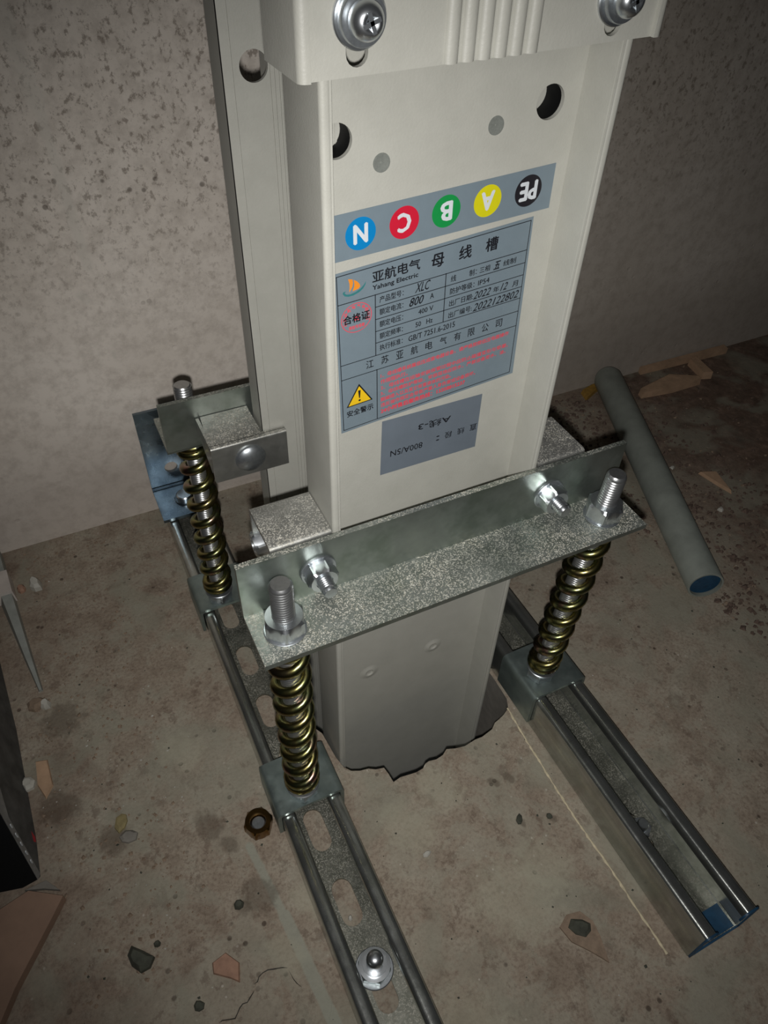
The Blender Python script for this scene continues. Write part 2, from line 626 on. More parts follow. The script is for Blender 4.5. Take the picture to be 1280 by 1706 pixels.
def helix(cx, cy, z0, z1, R, wr, turns, d=None, squash=1.15):
    """compression spring with closed end turns"""
    pts = []
    n = int(turns * 20)
    base = Vector((cx, cy, 0))
    for i in range(n + 1):
        t = i / n
        a = 2 * PI * turns * t + 1.0
        e = 1.4 / turns
        if t < e:
            q = 0.35 * t
        elif t > 1 - e:
            q = 1 - 0.35 * (1 - t)
        else:
            q = 0.35 * e + (t - e) / (1 - 2 * e) * (1 - 0.7 * e)
        z = z0 + wr + (z1 - z0 - 2 * wr) * q
        c = base + (d * (z - z0) if d else Vector((0, 0, 0)))
        pts.append((c.x + R * math.cos(a), c.y + R * math.sin(a), z))
    mb = MB()
    mb.tube(pts, wr, 9, flat=squash)
    return mb


# text -------------------------------------------------------------------
_tc = {}


def glyphs(body, shear=0.0, bold=0.0, res=2):
    key = (body, shear, bold)
    if key in _tc:
        return _tc[key]
    c = bpy.data.curves.new('lettering', 'FONT')
    c.body = body
    c.size = 1
    c.shear = shear
    c.offset = bold
    c.resolution_u = res
    c.dimensions = '2D'
    c.fill_mode = 'FRONT'
    o = bpy.data.objects.new('lettering', c)
    COL.objects.link(o)
    dg = bpy.context.evaluated_depsgraph_get()
    me = bpy.data.meshes.new_from_object(o.evaluated_get(dg))
    vs_ = [(v.co.x, v.co.y) for v in me.vertices]
    fs = [tuple(p.vertices) for p in me.polygons]
    bpy.data.objects.remove(o)
    bpy.data.meshes.remove(me)
    bpy.data.curves.remove(c)
    _tc[key] = (vs_, fs)
    return _tc[key]


class Sticker:
    """flat printed label on the duct front: u to the right, v down, in mm"""

    def __init__(s, TL, U, V, y):
        s.TL, s.U, s.V, s.y = TL, U, V, y

    def fn(s, u, v, w):
        return (s.TL[0] + s.U[0] * u + s.V[0] * v, s.y - w, s.TL[1] + s.U[1] * u + s.V[1] * v)

    def text(s, mb, body, u0, u1, v0, v1, rot=False, shear=0.0, bold=0.0, w=0.16, m=0):
        th = 0.05 + bold * 4.0          # thicker strokes: the print laid down several times, a hair apart
        vs_, fs = glyphs(body, shear, 0.0)
        if not vs_:
            return
        x0, x1 = min(p[0] for p in vs_), max(p[0] for p in vs_)
        y0, y1 = min(p[1] for p in vs_), max(p[1] for p in vs_)
        out = []
        for (x, y) in vs_:
            a, b = (x - x0) / max(1e-6, x1 - x0), (y - y0) / max(1e-6, y1 - y0)
            if rot:
                a, b = 1 - a, 1 - b
            out.append((u0 + (u1 - u0) * a, v1 + (v0 - v1) * b))
        for (du, dv, dw) in ((-th, 0, 0), (th, 0, 0.004), (0, -th * 0.8, 0.008), (0, th * 0.8, 0.012)):
            mb.add([s.fn(p[0] + du, p[1] + dv, w + dw) for p in out], fs, m)

    def rect(s, mb, u0, u1, v0, v1, w=0.14, m=0, skew=0.0):
        mb.add([s.fn(u0, v0, w), s.fn(u1, v0 + skew, w), s.fn(u1, v1 + skew, w), s.fn(u0, v1, w)], [(0, 1, 2, 3)], m)

    def poly(s, mb, pts, w=0.14, m=0):
        tr = tessellate_polygon([[Vector((p[0], p[1], 0)) for p in pts]])
        mb.add([s.fn(p[0], p[1], w) for p in pts], [tuple(t) for t in tr], m)

    def ring(s, mb, cu, cv, ro, ri, w=0.14, n=48, m=0):
        vs_ = [s.fn(cu + r * math.cos(2 * PI * i / n), cv + r * 0.96 * math.sin(2 * PI * i / n), w) for r in (ro, ri) for i in range(n)]
        mb.add(vs_, [(i, (i + 1) % n, n + (i + 1) % n, n + i) for i in range(n)], m)


# ================================================================ SETTING
hole = [(-8.7, 35), (-3.8, 25.6), (-2, 3.6), (0.2, -5.6), (4, -10.5), (9.7, -13.1), (16, -14.2), (20.5, -17), (26.4, -18.4), (27.4, -24), (27.9, -31),
        (34, -29.8), (41.1, -30.8), (46, -31.4), (51.9, -30.8), (55, -28.4), (58.5, -27.7), (64, -28.8), (70, -27.9), (74.7, -24.9), (81, -27.2),
        (88.5, -28.6), (98.1, -27.3), (104, -27.6), (114.1, -25.4), (119, -21.6), (123.7, -20.4), (129, -18.6), (135, -15.4), (138.5, -8),
        (139, 10), (138, 60), (139, 120), (136, 165), (120, 172), (60, 170), (0, 174), (-8, 160), (-11, 120), (-9.5, 80), (-11, 60)]
X0, X1, Y0, Y1 = -900, 1500, -700, 315
mb = MB()
CRACKS = [[(-125.9, -117.0), (-124.0, -116.5), (-120.2, -117.8), (-117.0, -118.7), (-114.8, -116.7), (-113.0, -114.9), (-110.9, -113.8), (-108.2, -114.2), (-106.5, -112.9), (-103.8, -111.1), (-102.5, -110.1)],
          [(-102.0, -107.2), (-99.5, -106.8), (-98.0, -104.8), (-95.1, -103.8), (-91.9, -103.7), (-88.0, -105.0), (-86.1, -105.5), (-83.7, -106.3), (-81.0, -107.7)],
          [(-80.8, -109.4), (-79.9, -114.7), (-78.9, -117.5), (-76.8, -121.1)]]
def sliver(L, wmax):
    a, b = [], []
    n = len(L)
    for i, p in enumerate(L):
        q0, q1 = L[max(0, i - 1)], L[min(n - 1, i + 1)]
        tx, ty = q1[0] - q0[0], q1[1] - q0[1]
        l = math.hypot(tx, ty)
        w = wmax * (0.12 if i in (0, n - 1) else random.uniform(0.55, 1.0)) / 2
        a.append((p[0] - ty / l * w, p[1] + tx / l * w))
        b.append((p[0] + ty / l * w, p[1] - tx / l * w))
    return a + b[::-1]
mb.plate([[(X0, Y0), (X1, Y0), (X1, Y1), (X0, Y1)], hole, sliver(CRACKS[0], 0.9), sliver(CRACKS[1], 0.9), sliver(CRACKS[2], 0.45)], XY, -110, 0)
floor = mb.build('floor', [M_FLOOR, M_CUT], None, loc=(0, 0, 0), ang=50)
for p in floor.data.polygons:
    if abs(p.normal.z) < 0.5 and abs(p.center.x) < 0.2 and p.center.y < 0.2 and p.center.y > -0.2:
        p.material_index = 1
tag(floor, None, None, kind='structure')
mb = MB()
mb.box(X0, X1, 315, 415, -110, 1100)
wall = mb.build('wall_back', M_WALL, None, loc=(0, 315, 0))
tag(wall, None, None, kind='structure')

# ================================================================ BUSBAR DUCT
ZB, ZT = -330, 640
duct = thing('busbar_duct', (61, 70, 0), 'tall light grey painted busbar trunking duct rising through the floor', 'duct')
W = 123.0
# front panel, recessed
mb = MB()
hole1, hole2 = circ(104.7, 419.7, 6.5, 32), circ(13.4, 415.6, 6.2, 32)
mb.plate([[(2.2, ZB), (120.8, ZB), (120.8, ZT), (2.2, ZT)], hole1, hole2], XZ, 19, 21)
mb.build('front_panel', M_PAINT, duct)
# black tubes added behind the holes for the shade inside them
for h in (hole1, hole2):
    cx = sum(p[0] for p in h) / len(h)
    cz = sum(p[1] for p in h) / len(h)
    mb = MB()
    mb.lathe((cx, 21, cz), (0, 1, 0), [(0, 6.8), (11, 6.8), (11, 7.6), (0, 7.6), (0, 6.8)], 32, cap=False)
    mb.build('hole_shade', M_BLACK, duct)
mb = MB()
mb.box(2.4, 120.6, 31.6, 33.0, ZB, ZT)
for gx in (12, 16, 18, 100, 104):
    mb.box(gx, gx + 0.8, 31.2, 31.8, ZB, ZT)
mb.build('inner_plate', M_PAINT, duct)
# side profiles of the front wing: lip, side wall, back flange, waist
for sgn, x0, nm in ((1, 0.0, 'side_profile'), (-1, W, 'side_profile')):
    mb = MB()
    fx = lambda u, v, w, sgn=sgn, x0=x0: (x0 + sgn * u, v, w)
    mb.sheet([(3.2, 19), (3.2, 0.9), (0.9, 0.9), (0.9, 34), (34, 34), (34, 117.5)], 1.0, fx, ZB, ZT, 0.8)
    mb.box(*(sorted((x0 + sgn * 1.3, x0 + sgn * 4.1))), 0.15, 1.2, ZB, ZT)
    mb.build(nm, M_PAINT, duct, ang=40)
# rear wing
for sgn, x0 in ((1, 2.0), (-1, 121.0)):
    mb = MB()
    fw = lambda u, v, w, sgn=sgn, x0=x0: (x0 + sgn * u, w, v)
    hs = circ(14.2, 417.1, 6.6, 32)
    # grooved flange made of flat strips with thin sunk joints
    edges = [0.4, 4.2, 20.6, 22.6, 24.6, 26.6]
    mb.plate([[(4.6, ZB), (21.2, ZB), (21.2, ZT), (4.6, ZT)], hs], fw, 118, 120)
    for a, b in ((0.0, 4.2), (21.6, 23.3), (23.7, 25.4), (25.8, 27.5), (27.9, 34.0)):
        mb.plate([[(a, ZB), (b, ZB), (b, ZT), (a, ZT)]], fw, 118.0, 120)
    mb.plate([[(0.2, ZB), (34, ZB), (34, ZT), (0.2, ZT)], circ(14.2, 417.1, 6.7, 32)], fw, 118.6, 119.6)
    mb.build('rear_flange', M_PAINT, duct)
    mb = MB()
    f2 = lambda u, v, w, sgn=sgn, x0=x0: (x0 + sgn * u, v, w)
    mb.sheet([(0.0, 118.3), (0.0, 137.5), (1.8, 138.5)], 1.4, f2, ZB, ZT, 0.5, side=-1 )
    mb.build('rear_side', M_PAINT, duct)
mb = MB()
mb.box(30, 93, 118, 152, ZB, ZT)
mb.build('rear_panel', M_PAINT, duct)

# rivets flush with the panel, and the two dimpled ones low down
for (x, z) in ((31.5, 406.2), (80.5, 413.8)):
    mb = MB()
    mb.lathe((x, 19.2, z), (0, -1, 0), [(0, 3.6), (0.45, 3.5), (0.45, 2.6), (0.3, 1.6), (0.3, 0.6), (0.42, 0.5)], 28)
    mb.build('rivet', M_RIVET, duct)['label'] = 'flush bare metal rivet'
for (x, z) in ((31.0, 69.0), (81.0, 70.6)):
    mb = MB()
    mb.lathe((x, 19.1, z), (0, -1, 0), [(0, 8.5), (0.15, 6.6), (0.6, 4.6), (1.0, 3.4), (0.9, 2.5), (-0.6, 1.6)], 32)
    mb.build('rivet', M_PAINT, duct, ang=70)['label'] = 'painted dimple rivet'
# small dark screw tips in the lips
for (x, z) in ((2.4, 245.5), (121.0, -28)):
    mb = MB()
    mb.lathe((x, 0.3, z), (0, -1, 0), [(0, 0.8), (0.3, 0.7)], 12)
    mb.build('pin', M_BLACK, duct)

# joint cover at the top, wrapped round the front wing
cov_u = [(-8.0, 40), (-8.0, -4.2), (125.5, -4.2), (125.5, 40)]
mb = MB()
fc = lambda u, v, w: (u, v, w)
zc = lambda x: 441.6 + (x + 8) * 0.028
# front face with two upright slots
out = [(-5.6, zc(-6)), (36.8, zc(37)), (75.6, zc(75)), (124.2, zc(124)), (124.2, ZT), (-5.6, ZT)]
mb.plate([out, slot(10.2, 452.0, 7.4, 15), slot(106.2, 454, 7.4, 15)], XZ, -6, -4)
# rounded left and right edges and the side walls
mb.sheet([(-5.6, -6), (-7.6, -6), (-7.6, 23.5)], 1.8, lambda u, v, w: (u, v, w), zc(-6), ZT, 1.8, side=1)
mb.sheet([(124.2, -6), (126.2, -6), (126.2, 23.5)], 1.8, lambda u, v, w: (u, v, w), zc(124), ZT, 1.8, side=-1)
cover = mb.build('joint_cover', M_PAINT, duct, ang=40)
cover['label'] = 'ribbed cover over the duct joint'
# pressed ribs, one by one
for i in range(6):
    x = 40.3 + i * 6.1
    mb = MB()
    pts = []
    for k in range(9):
        a = PI * k / 8
        pts.append((x + 2.6 - 2.5 * math.cos(a), -6 - 1.7 * math.sin(a)))
    z0 = zc(x) + 0.2
    vs_ = [(p[0], p[1], z) for z in (z0, ZT) for p in pts]
    fs = [(k, k + 1, 9 + k + 1, 9 + k) for k in range(8)] + [tuple(range(9)), tuple(range(9, 18))]
    mb.add(vs_, fs)
    mb.build('rib', M_PAINT, cover, ang=50)
# cover screws
def phillips(x, z):
    sc = MB()
    n = 40
    sc.lathe((x, -10.2, z), (0, -1, 0), [(0, 5.2), (0.8, 5.5), (2.6, 5.3), (4.4, 4.4), (5.4, 3.2), (5.6, 2.2), (4.6, 1.2)], n)
    # cross recess as raised quadrants around a sunk cross
    o = sc.build('screw', M_BOLT, duct, ang=60)
    o['label'] = 'bright cross-head screw'
    cr = MB()
    for a in (0.35, 0.35 + PI / 2):
        c, s_ = math.cos(a), math.sin(a)
        p = [(-2.9, -0.6), (2.9, -0.6), (2.9, 0.6), (-2.9, 0.6)]
        cr.plate([[(x + c * q[0] - s_ * q[1], z + s_ * q[0] + c * q[1]) for q in p]], XZ, -15.95, -15.2)
    cr.build('cross_recess', M_BOLT2, o)
    w = washer((x, -6, z), (0, -1, 0), 8.6, 3.5, 1.4)
    w.build('flat_washer', M_BOLT, o)
    w = washer((x, -7.4, z), (0, -1, 0), 7.4, 3.2, 2.8)
    w.build('spring_washer', M_BOLT2, o)
    w = MB()
    w.lathe((x, 6, z), (0, -1, 0), [(0, 2.9), (14, 2.9)], 20)
    w.build('shank', M_BOLT2, o)
phillips(10.6, 457.6)
phillips(106.0, 458.0)

# ---- phase marker strip
PY = 18.9
st = Sticker((11.5, 389.4), (1, 0.066), (0.02, -1), PY)
mb = MB()
mb.plate([[(-0.2, 0), (101.3, 0), (101.3, 18.8), (-0.2, 18.8)]], st.fn, 0.0, 0.1)
strip = mb.build('phase_marker_strip', M_FOIL, duct)
strip['label'] = 'strip with N C B A PE in coloured dots'
for (u, v, t, mat, wd) in ((11.3, 9.4, 'N', M_BLUE, 5.6), (30.5, 9.3, 'C', M_RED, 5.4), (49.6, 9.0, 'B', M_GREEN, 5.0),
                           (69.1, 9.0, 'A', M_YELLOW, 5.8), (89.0, 9.0, 'PE', M_BLACKP, 8.0)):
    mb = MB()
    mb.add([st.fn(u + 6.6 * math.cos(2 * PI * i / 40), v + 6.6 * math.sin(2 * PI * i / 40), 0.13) for i in range(40)], [tuple(range(40))])
    mb.build('dot', mat, strip)
    mb = MB()
    st.text(mb, t, u - wd / 2, u + wd / 2, v - 3.7, v + 3.7, rot=True, bold=0.085, w=0.17)
    mb.build('letter', M_WHITEP, strip)

# ---- rating label
rl = Sticker((11.9, 364.6), (1, 0.0935), (0.0292, -1), PY)
mb = MB()
mb.plate([[(-0.6, -1.3), (94.0, -1.3), (95.0, 80.2), (-0.9, 80.2)]], rl.fn, 0.0, 0.1)
label = mb.build('rating_label', M_FOIL, duct)
label['label'] = 'silver rating plate with black and red Chinese print'
mb = MB()
R_ = rl.rect
L_ = 0.36
rows = [13.0, 18.85, 24.75, 30.65, 36.5]
R_(mb, 0.2, 93.0, 0.0, L_)
R_(mb, 0.2, 93.0, 78.6, 78.6 + L_)
R_(mb, 0.2, 0.2 + L_, 0.0, 78.9)
R_(mb, 92.7, 93.05, 0.0, 78.9)
R_(mb, 0.2, 93.0, 12.7, 12.7 + L_, skew=0.7)
for r in (18.85, 24.75, 30.65, 36.5):
    R_(mb, 17.6, 93.0, r - 0.2, r + L_ - 0.2, skew=0.8)
R_(mb, 0.2, 93.0, 42.4, 42.4 + L_, skew=1.5)
R_(mb, 0.2, 93.0, 50.1, 50.1 + L_, skew=1.7)
R_(mb, 17.4, 17.8, 12.8, 42.8)
R_(mb, 17.9, 18.3, 50.3, 78.8)
R_(mb, 51.4, 51.8, 13.0, 37.0)
T = lambda body, u0, u1, v0, v1, **k: rl.text(mb, body, u0, u1, v0, v1, **k)
T('亚航电气', 16.4, 38.6, 2.3, 7.4, bold=0.015)
T('Yahang Electric', 16.4, 37.8, 8.5, 11.2, bold=0.01)
T('母', 44.2, 50.0, 2.8, 8.8, bold=0.03)
T('线', 57.6, 63.6, 2.8, 8.8, bold=0.03)
T('槽', 70.8, 76.8, 2.8, 8.8, bold=0.03)
T('产品型号：', 19.6, 31.0, 14.4, 17.4)
T('XLC', 36.6, 44.0, 13.6, 17.9, shear=0.4)
T('额定电流：', 19.6, 31.0, 20.2, 23.2)
T('800', 34.0, 41.0, 19.8, 23.8, shear=0.35, bold=0.01)
T('A', 44.2, 46.0, 20.4, 22.9)
T('额定电压：', 19.6, 31.0, 26.1, 29.1)
T('400 V', 38.6, 46.0, 26.5, 28.9)
T('额定频率：', 19.6, 31.0, 32.0, 35.0)
T('50   Hz', 37.4, 46.0, 32.5, 35.0)
T('执行标准：', 19.6, 31.0, 38.0, 41.0)
T('GB/T 7251.6-2015', 34.0, 58.0, 38.4, 41.2)
T('线        制：', 54.2, 67.2, 15.0, 18.0)
T('三相', 68.8, 74.0, 15.2, 18.0)
T('五', 76.0, 79.4, 14.8, 18.4, shear=0.3, bold=0.02)
T('线制', 81.0, 87.6, 15.4, 18.2)
T('防护等级：', 54.2, 66.6, 21.0, 24.0)
T('IP54', 68.6, 74.4, 21.4, 23.8)
T('出厂日期:', 54.2, 66.4, 26.9, 29.9)
T('2022', 66.6, 75.8, 26.6, 30.2, shear=0.4)
T('年', 77.2, 80.2, 27.2, 30.0)
T('12', 81.0, 84.8, 26.6, 30.2, shear=0.4)
T('月', 87.4, 90.4, 27.4, 30.2)
T('出厂编号:', 54.2, 66.4, 32.8, 35.8)
T('2022122802', 67.0, 91.6, 32.6, 36.4, shear=0.35)
for i, ch in enumerate('江苏亚航电气有限公司'):
    T(ch, 12.8 + i * 7.55, 16.4 + i * 7.55, 44.2 + i * 0.12, 48.4 + i * 0.12)
T('安全警示', 2.4, 16.0, 68.4, 71.9, bold=0.01)
mb.build('black_print', M_INK, label)
mb = MB()
RT = [('1、母线槽系统属低压成套电器设备，请严格按照低压电器操作', 20.0, 89.0), ('作规程执行。', 20.0, 34.0),
      ('2、母线槽在运输安装保管过程中应防止碰撞变形与受潮，', 20.0, 89.4), ('3、母线槽防护等级，安装现场应防水，严禁设备受水、油，', 20.0, 88.6),
      ('酸碱侵入以及其它有害液体的污染。', 20.0, 58.0), ('违反操作规定会导致严重人身伤害或设备损坏。', 20.0, 72.0), ('24小时售后服务热线：13358815237', 20.0, 66.4)]
for i, (t, a, b) in enumerate(RT):
    v = 53.6 + i * 3.35
    rl.text(mb, t, a, b, v, v + (2.7 if i == 6 else 2.35), bold=0.02 if i == 6 else 0.0)
mb.build('warning_text', M_REDINK, label)
mb = MB()
# certification seal
rl.ring(mb, 8.7, 20.9, 7.2, 6.85)
for i, ch in enumerate('江苏亚航电气有限公司'):
    a = math.radians(200 - i * 24.5 + 0)
    cu, cv = 8.7 + 5.6 * math.cos(a), 20.9 - 5.4 * math.sin(a)
    rl.text(mb, ch, cu - 0.8, cu + 0.8, cv - 0.8, cv + 0.8)
rl.text(mb, '质检专用章', 5.0, 12.4, 24.2, 26.0)
rl.poly(mb, [(8.7 + (1.9 if k % 2 == 0 else 0.8) * math.sin(PI * k / 5), 21.0 - (1.9 if k % 2 == 0 else 0.8) * math.cos(PI * k / 5)) for k in range(10)], w=0.15)
mb.build('certification_seal', M_REDINK, label)
mb = MB()
rl.text(mb, '合格证', 2.6, 14.8, 18.8, 22.9, w=0.2, bold=0.02)
mb.build('seal_lettering', M_INK, label)
# boat emblem: orange sails over a teal wave
def e(px, py):
    px, py = px, py
    return (2.9 + (px - 190) / 220 * 10.4, 2.0 + (py + 0.28 * (px - 190) - 150) / 205 * 7.8)
mb = MB()
rl.poly(mb, [e(*p) for p in ((245, 145), (285, 150), (290, 190), (282, 235), (268, 268), (250, 302), (256, 250), (256, 200))], w=0.15)
rl.poly(mb, [e(*p) for p in ((296, 155), (330, 178), (350, 205), (357, 235), (340, 262), (300, 280), (282, 288), (298, 240), (302, 200))], w=0.15)
mb.build('sail_print', M_ORANGE, label)
mb = MB()
rl.poly(mb, [e(*p) for p in ((188, 312), (196, 292), (222, 284), (206, 305), (222, 322), (262, 322), (310, 300), (360, 262), (395, 215), (413, 178), (408, 215),
                             (385, 262), (345, 305), (290, 338), (240, 350), (205, 342))], w=0.15)
mb.build('wave_print', M_TEAL, label)
# warning triangle
mb = MB()
rl.poly(mb, [(9.0, 55.0), (2.3, 66.3), (15.8, 66.3)], w=0.13)
mb.build('triangle_outline', M_INK, label)
mb = MB()
rl.poly(mb, [(9.0, 56.3), (3.3, 65.8), (14.8, 65.8)], w=0.15)
mb.build('triangle_field', M_WARN, label)
mb = MB()
rl.poly(mb, [(8.4, 58.6), (9.7, 58.6), (9.3, 63.0), (8.8, 63.0)], w=0.17)
mb.add([rl.fn(9.05 + 0.6 * math.cos(2 * PI * i / 16), 64.2 + 0.55 * math.sin(2 * PI * i / 16), 0.17) for i in range(16)], [tuple(range(16))])
mb.build('exclamation_mark', M_INK, label)

# ---- grey section label, upside down
gl = Sticker((35.0, 284.8), (1, 0.005), (-0.005, -1), PY)
mb = MB()
mb.plate([[(0, 0), (57.3, 0), (57.6, 34.9), (0, 34.9)]], gl.fn, 0.0, 0.1)
gob = mb.build('section_label', M_FOIL2, duct)
gob['label'] = 'dark grey label, its lettering upside down'
mb = MB()
gl.text(mb, 'A线-3', 20.8, 39.6, 8.0, 12.6, rot=True, bold=0.01)
gl.text(mb, '：', 32.0, 34.0, 19.4, 22.6, rot=True)
for i, ch in enumerate('直线段'):
    gl.text(mb, ch, 52.4 - i * 7.6, 56.6 - i * 7.6, 18.6, 22.8, rot=True)
gl.text(mb, '800A/5N', 5.4, 24.0, 20.4, 24.2, rot=True)
mb.build('black_print', M_INK, gob)


# ================================================================ ANGLE BARS
def angle_bar(name, x0, x1, yv, zt, zf, yh, sgn, label, mat, holes_v, holes_h):
    """L section along x: upright leg at yv, flat leg running to yh (sgn -1: to the camera)"""
    mb = MB()
    th = 3.2
    # upright leg
    mb.plate([[(x0, zf + 1.5), (x1, zf + 1.5), (x1, zt), (x0, zt)]] + [circ(x, z, 5.2, 20) for (x, z) in holes_v], XZ, min(yv, yv + sgn * th), max(yv, yv + sgn * th))
    # flat leg with holes
    ya, yb = sorted((yv + sgn * 1.5, yh))
    mb.plate([[(x0, ya), (x1, ya), (x1, yb), (x0, yb)]] + [circ(x, y, 6.6, 20) for (x, y) in holes_h], XY, zf - th, zf)
    # bend
    o = []
    for k in range(7):
        a = PI / 2 * k / 6
        o.append((yv + sgn * (3.2 - 3.2 * math.cos(a)), zf - 3.2 + 3.2 * (1 - math.sin(a))))
    o = [(p[0], p[1]) for p in o]
    poly = o + [(yv + sgn * 3.2, zf + 0.01)] + [(yv + sgn * 3.2, zf + 1.5), (yv, zf + 1.5)]
    mb.plate([poly], YZ_X, x0, x1)
    ob = mb.build(name, mat, None, ang=50)
    tag(ob, label, 'angle bar', 'galvanised angle bars clamping the duct')
    return ob


angle_bar('angle_bar', -52.2, 180.6, -2.6, 241.8, 205.4, -38.2, -1,
          'dusty galvanised steel angle bar across the front of the duct', M_ANGLE, [(-11, 223), (130.5, 222)], [(-35.8, -21.5), (160.5, -21.5)])
angle_bar('angle_bar', -54.2, 180.6, 147.0, 233.2, 197.8, 186, 1,
          'galvanised steel angle bar behind the duct, its dull end left of the duct', M_ANGLE, [(-11, 206)], [(-35.5, 163)])


# ================================================================ CLAMP BRACKETS
def u_clamp(name, x0, x1, y0, y1, zt, drop, label, holes=None, slotp=None):
    c = thing(name, ((x0 + x1) / 2, (y0 + y1) / 2, zt - drop), label, 'bracket', 'galvanised clamp brackets')
    mb = MB()
    mb.sheet([(y0, zt - drop), (y0, zt), (y1, zt), (y1, zt - drop)], 2.6, YZ_X, x0, x1, 3.0, side=-1)
    mb.build('body', M_CLAMP, c, ang=40)
    return c


u_clamp('clamp_bracket', -33.2, -0.6, 0.4, 33.2, 240.8, 27, 'dusty square-topped clamp bracket behind the left end of the front angle bar')
u_clamp('clamp_bracket', 123.8, 156.0, 0.4, 35.5, 240.8, 27, 'dark speckled clamp bracket behind the right end of the front angle bar')
# rear left clamp: its plate is cut round the duct flange
c = thing('clamp_bracket', (-10, 130, 192), 'clamp bracket with a dusty top and a front lip over the rear duct flange', 'bracket', 'galvanised clamp brackets')
mb = MB()
mb.plate([[(-33.2, 115), (15.2, 115), (15.2, 116.8), (0.6, 116.8), (0.6, 146.4), (-30, 146.4)]], XY, 216.6, 219.2)
mb.sheet([(111.9, 192.4), (111.9, 219.2), (115.4, 219.2)], 2.6, YZ_X, -33.2, 15.2, 3.0, side=-1)
mb.build('body', M_CLAMP, c, ang=40)
# folded left cheek of the same clamp
mb = MB()
mb.plate([[(113, 219), (146, 219), (146, 208), (118, 196)]], YZ_X, -33.2, -31.2)
mb.build('cheek', M_CLAMP, c)


def cross_bolt(x, z, yf, yb, label, dom=False, rnd=0.0):
    t = thing('clamp_bolt', (x, (yf + yb) / 2, z), label, 'bolt', 'bolts through the clamp brackets')
    if not dom:
        w = washer((x, yf, z), (0, -1, 0), 9.8, 4.2, 1.5)
        w.build('washer', M_BOLT2, t)
        nut((x, yf - 1.5, z), (0, -1, 0), 7.3, 8.0, (math.cos(rnd), 0, math.sin(rnd))).build('nut', M_BOLT, t, ang=25)
        thread((x, yb, z), (0, -1, 0), 0, yb - yf + 17.5, 4.0, 1.25, 20).build('shank', M_BOLT, t, ang=50)
    else:
        m_ = MB()
        m_.lathe((x, yf, z), (0, -1, 0), [(0, 9.6), (0.8, 9.8), (2.0, 9.0), (3.4, 7.0), (4.4, 4.4), (4.9, 1.6)], 36)
        m_.build('domed_head', M_BOLT2, t, ang=70)['label'] = 'smooth dark domed head'
        thread((x, yf, z), (0, 1, 0), 0, yb - yf, 4.0, 1.25, 20).build('shank', M_BOLT2, t, ang=50)
    return t


cross_bolt(-11.3, 223.2, -5.8, 30, 'bolt end with nut and washer on the left half of the front angle bar', rnd=0.15)
cross_bolt(129.8, 222.0, -5.8, 30, 'bolt end with nut and washer on the right half of the front angle bar', rnd=0.7)
cross_bolt(-9.6, 205.6, 111.9, 152, 'dark domed bolt head on the front lip of the rear clamp bracket', dom=True)
# short shiny stud under the left clamp bracket
t = thing('hex_bolt', (-30, 26, 214), 'shiny bolt head under the left edge of the dusty square bracket', 'bolt')
nut((-25.5, 27, 219.5), (-1, 0, -0.05), 6.6, 9.5, (0, 0, 1)).build('head', M_BOLT, t, ang=25)
m_ = MB()
m_.lathe((-26, 27, 219.5), (1, 0, 0), [(0, 4), (20, 4)], 20)
m_.build('shank', M_BOLT, t)


# ================================================================ SPRING BOLTS
def spring_bolt(x, y, ztop, zplate, zs0, tilt, label, turns=10.6, rnd=0.0, topnut=True):
    """threaded rod standing on the saddle, nut below, coil spring, angle bar, nut above"""
    t = thing('spring_bolt', (x, y, zs0), label, 'bolt', 'threaded rods with coil springs')
    d = Vector((tilt[0], tilt[1], 1.0)).normalized()
    dd = Vector((tilt[0], tilt[1], 0))
    o = Vector((x, y, zs0))
    thread(o, d, 0.3, (ztop - zs0) / d.z, 5.9, 1.75, 24).build('threaded_rod', M_THREAD, t, ang=50)
    nut(o, d, 9.0, 9.0, (math.cos(rnd), math.sin(rnd), 0)).build('lower_nut', M_BOLT2, t, ang=25)
    w = washer(o + d * 9.0, d, 11.0, 6.2, 1.8)
    w.build('lower_washer', M_BOLT2, t)
    z0 = zs0 + 11.0
    z1 = zplate - 3.4
    s0 = o + d * 11.0
    helix(s0.x, s0.y, z0, z1, 8.7, 3.1, turns, dd).build('spring', M_SPRING, t, ang=60)
    if topnut:
        p = o + d * ((zplate - zs0) / d.z)
        washer(p, d, 10.9, 6.2, 1.3).build('washer', M_BOLT2, t)
        nut(p + d * 1.3, d, 9.6, 10.4, (math.cos(rnd), math.sin(rnd), 0)).build('nut', M_BOLT, t, ang=25)
    return t


ZS_L, ZS_R = 29.0, 38.5
spring_bolt(-35.8, -21.5, 241.0, 205.4, ZS_L, (0.0, 0.0), 'threaded rod in a brassy spring at the left end of the front angle bar', rnd=0.26)
spring_bolt(154.5, -17.0, 238.5, 205.4, ZS_R, (0.036, -0.026), 'threaded rod in a brassy spring at the right end of the front angle bar', rnd=0.9)
spring_bolt(-38.0, 160.5, 236.5, 197.8, ZS_L, (0.014, 0.0), 'threaded rod in a brassy spring behind, at the left end of the rear angle bar', rnd=0.5, topnut=False)


